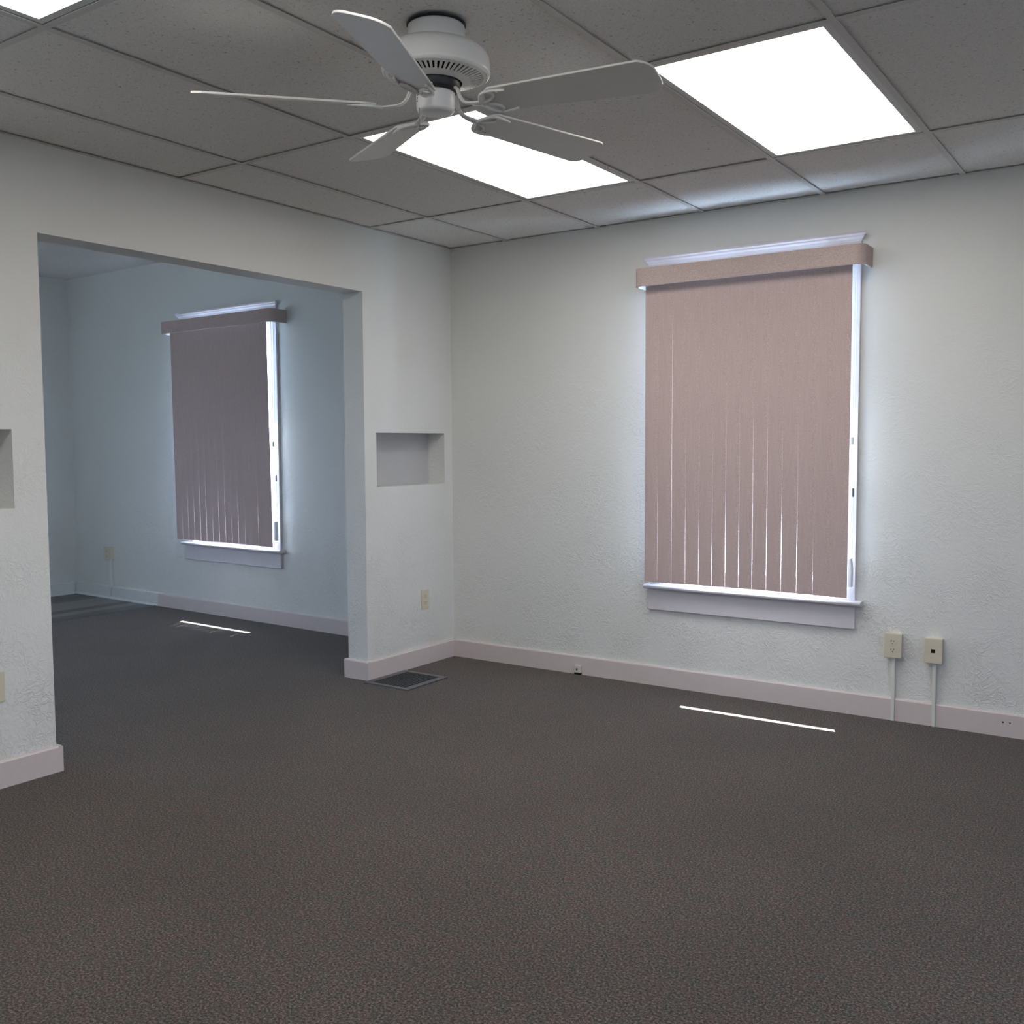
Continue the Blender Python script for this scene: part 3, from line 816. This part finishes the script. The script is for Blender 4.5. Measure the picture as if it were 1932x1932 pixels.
for k in range(5):
    a = PH - math.radians(72)*k
    # clockwise edge (local -y) rises: rotation about local x by -13 degrees lifts -y
    R1 = Matrix.Translation((0, 0, -0.2243)) @ Matrix.Rotation(a, 4, 'Z') @ Matrix.Rotation(math.radians(-14.3), 4, 'X')
    bm = blade_mesh(); bmesh.ops.transform(bm, matrix=R1, verts=bm.verts)
    bl = fpart('blade', bm, MAT['blade'], bevel=0.0015)
    bm = bracket_mesh()
    for v in bm.verts:   # the pitch twists in along the neck
        t = max(0.0, min(1.0, (v.co.x-0.085)/0.06)); an = math.radians(-14.3)*t
        y, z = v.co.y, v.co.z
        v.co.y = y*math.cos(an) - z*math.sin(an); v.co.z = y*math.sin(an) + z*math.cos(an)
    bmesh.ops.transform(bm, matrix=Matrix.Translation((0, 0, -0.2243)) @ Matrix.Rotation(a, 4, 'Z'), verts=bm.verts)
    br = fpart('blade_bracket', bm, MAT['fan'], smooth=True)
    for (sx_, sy_) in ((0.172, 0.0), (0.222, 0.046), (0.222, -0.046)):
        bm = bmesh.new(); bmesh.ops.create_uvsphere(bm, u_segments=10, v_segments=6, radius=0.0042, matrix=R1 @ Matrix.Translation((sx_, sy_, -0.0105)) @ Matrix.Diagonal((1, 1, 0.5, 1)))
        fpart('screw', bm, MAT['frame'], br, smooth=True)

# ------------------------------------------------------------------ outlets, jacks, cable covers
def receptacles(parent, cx, cz, y):
    """duplex outlet: two rounded faces, each with its own slots; front at depth y facing -y"""
    for dz in (0.0195, -0.0195):
        bm = bmesh.new(); pts = []
        for k in range(24):
            a = 2*PI*k/24; px = 0.017*math.cos(a); pz = 0.0142*math.sin(a)
            pts.append((cx+max(-0.0155, min(0.0155, px)), cz+dz+max(-0.0125, min(0.0125, pz))))
        prism(bm, pts, 'y', y-0.0015, y)
        rc = link('receptacle', bm, MAT['ivory'], parent)
        for (sx_, w_, h_) in ((-0.0063, 0.0013, 0.0042), (0.0063, 0.0013, 0.0034)):
            bm = bmesh.new()
            box(bm, cx+sx_-w_, cx+sx_+w_, y-0.0018, y-0.0012, cz+dz+0.003-h_, cz+dz+0.003+h_)
            link('slot', bm, MAT['slot'], rc)
        bm = bmesh.new()
        bmesh.ops.create_uvsphere(bm, u_segments=8, v_segments=6, radius=0.0026, matrix=Matrix.Translation((cx, y-0.0012, cz+dz-0.0075)))
        link('slot', bm, MAT['slot'], rc)

def surface_box(name, lab, cat, x0, x1, z0, z1, depth, kind, group=None):
    root = empty(name, ((x0+x1)/2, 0, z0)); tag(root, lab, cat, group)
    w = (x1-x0)/2; h = z1-z0
    bm = bmesh.new(); ins = 0.004
    # box body tapering slightly towards its cover
    B = [(-w+0.003, 0.0, 0.003), (w-0.003, 0.0, 0.003), (w-0.003, 0.0, h-0.003), (-w+0.003, 0.0, h-0.003)]
    F = [(-w+ins*0.2, -depth+0.006, 0.001), (w-ins*0.2, -depth+0.006, 0.001), (w-ins*0.2, -depth+0.006, h-0.001), (-w+ins*0.2, -depth+0.006, h-0.001)]
    vb = [bm.verts.new(p) for p in B]; vf = [bm.verts.new(p) for p in F]
    bm.faces.new(vb); bm.faces.new(vf[::-1])
    for k in range(4): bm.faces.new([vb[k], vf[k], vf[(k+1) % 4], vb[(k+1) % 4]])
    link('box_body', bm, MAT['ivory'], root, bevel=0.002)
    bm = bmesh.new(); box(bm, -w, w, -depth, -depth+0.006, 0, h)
    cv = link('cover_plate', bm, MAT['ivory'], root, bevel=0.0025)
    if kind == 'duplex':
        receptacles(root, 0, h/2, -depth)
    else:
        bm2 = bmesh.new()
        box(bm2, -0.0085, 0.0085, -depth-0.0008, -depth+0.001, h/2-0.009, h/2+0.008)
        link('jack_port', bm2, MAT['black'], root)
    bm = bmesh.new(); bmesh.ops.create_uvsphere(bm, u_segments=8, v_segments=6, radius=0.002, matrix=Matrix.Translation((0, -depth-0.0004, h/2 if kind == 'duplex' else h-0.012)) @ Matrix.Diagonal((1, 0.4, 1, 1)))
    link('screw', bm, MAT['ivory'], root)
    return root

surface_box('surface_outlet', 'ivory surface-mounted double outlet box on the wall right of the big blind', 'outlet', 2.566, 2.644, 0.300, 0.415, 0.042, 'duplex')
surface_box('phone_jack', 'ivory surface-mounted jack box with one black square port', 'phone jack', 2.742, 2.820, 0.296, 0.410, 0.042, 'jack')

def raceway(x, ztop, lab, w=0.0075, loc=(0, 0, 0), rot=0.0, bbh=HB, bbt=TB, zbot=0.0):
    bm = bmesh.new()
    box(bm, x-w, x+w, -0.026, -0.0003, bbh+0.0005, ztop)
    box(bm, x-w, x+w, -0.026, -bbt-0.0003, zbot, bbh+0.0005)
    o = link('cable_cover', bm, MAT['cream'], loc=loc, bevel=0.0015); o.rotation_euler = (0, 0, rot)
    tag(o, lab, 'cable cover', 'vertical cable covers')
raceway(2.606, 0.2995, 'thin cream cable cover running from the double outlet box down to the carpet')
raceway(2.785, 0.2955, 'thin cream cable cover running from the black-port jack box down to the carpet')

# flush outlet near the corner on the left wall
def flush_outlet(yc, zc, lab):
    root = empty('wall_outlet', (0, yc, zc), PI/2); tag(root, lab, 'outlet', 'flush double outlets on the left wall')
    bm = bmesh.new(); box(bm, -0.0345, 0.0345, -0.005, 0.0, -0.057, 0.057)
    link('cover_plate', bm, MAT['ivory'], root, bevel=0.002)
    receptacles(root, 0, 0, -0.005)
    bm = bmesh.new(); bmesh.ops.create_uvsphere(bm, u_segments=8, v_segments=6, radius=0.002, matrix=Matrix.Translation((0, -0.0054, 0)) @ Matrix.Diagonal((1, 0.4, 1, 1)))
    link('screw', bm, MAT['ivory'], root)
flush_outlet(-0.275, 0.385, 'ivory double outlet plate below the square recess, above the floor vent')
flush_outlet(-2.833, 0.388, 'ivory double outlet plate at the left edge of the picture')

# small jack on the baseboard
jk = empty('baseboard_jack', (0.905, -TB, 0.012)); tag(jk, 'small rosy-painted phone jack on the baseboard left of the big window', 'phone jack')
bm = bmesh.new(); box(bm, -0.021, 0.021, -0.020, -0.0002, 0.0, 0.042); link('jack_body', bm, MAT['pink'], jk, bevel=0.004, seg=3)
bm = bmesh.new(); box(bm, -0.006, 0.003, -0.0206, -0.0198, 0.013, 0.026); link('jack_port', bm, MAT['slot'], jk)
bm = bmesh.new(); box(bm, -0.019, 0.020, -0.018, -0.002, -0.010, -0.0002); link('dark_base', bm, MAT['black'], jk)

# outlet box of the next room
bo = surface_box('surface_outlet', 'small ivory outlet box in the next room, left of its blind, near the floor', 'outlet', -0.045, 0.045, 0.0, 0.112, 0.045, 'duplex')
bo.location = FO + Matrix.Rotation(FA, 3, 'Z') @ Vector((-3.712, 0, 0.335)); bo.rotation_euler = (0, 0, FA)
raceway(-3.705, 0.334, 'thin white cable cover below the outlet box in the next room', loc=FO, rot=FA, bbt=TB+0.014, zbot=0.017)

# floor register
rg = empty('floor_register', (0.182, -0.665, 0.0)); tag(rg, 'dark metal floor vent with gridded holes, set in carpet beside the baseboard', 'floor vent')
bm = bmesh.new()
ox, oy, ix, iy = 0.158, 0.175, 0.116, 0.143
for (a, b_, c, d, sl) in ((-ox, ox, -oy, -iy, 0), (-ox, ox, iy, oy, 0), (-ox, -ix, -iy, iy, 1), (ix, ox, -iy, iy, 1)):
    box(bm, a, b_, c, d, 0.0005, 0.0065)
link('register_frame', bm, MAT['steel'], rg, bevel=0.003)
bm = bmesh.new()
for k in range(1, 9):
    x = -ix + 2*ix*k/9; box(bm, x-0.0014, x+0.0014, -iy, iy, 0.0025, 0.0052)
for k in range(1, 15):
    y = -iy + 2*iy*k/15; box(bm, -ix, ix, y-0.0012, y+0.0012, 0.0022, 0.0050)
link('register_grille', bm, MAT['steel'], rg)
bm = bmesh.new(); box(bm, -ix, ix, -iy, iy, 0.0004, 0.0012); link('register_duct', bm, MAT['black'], rg)
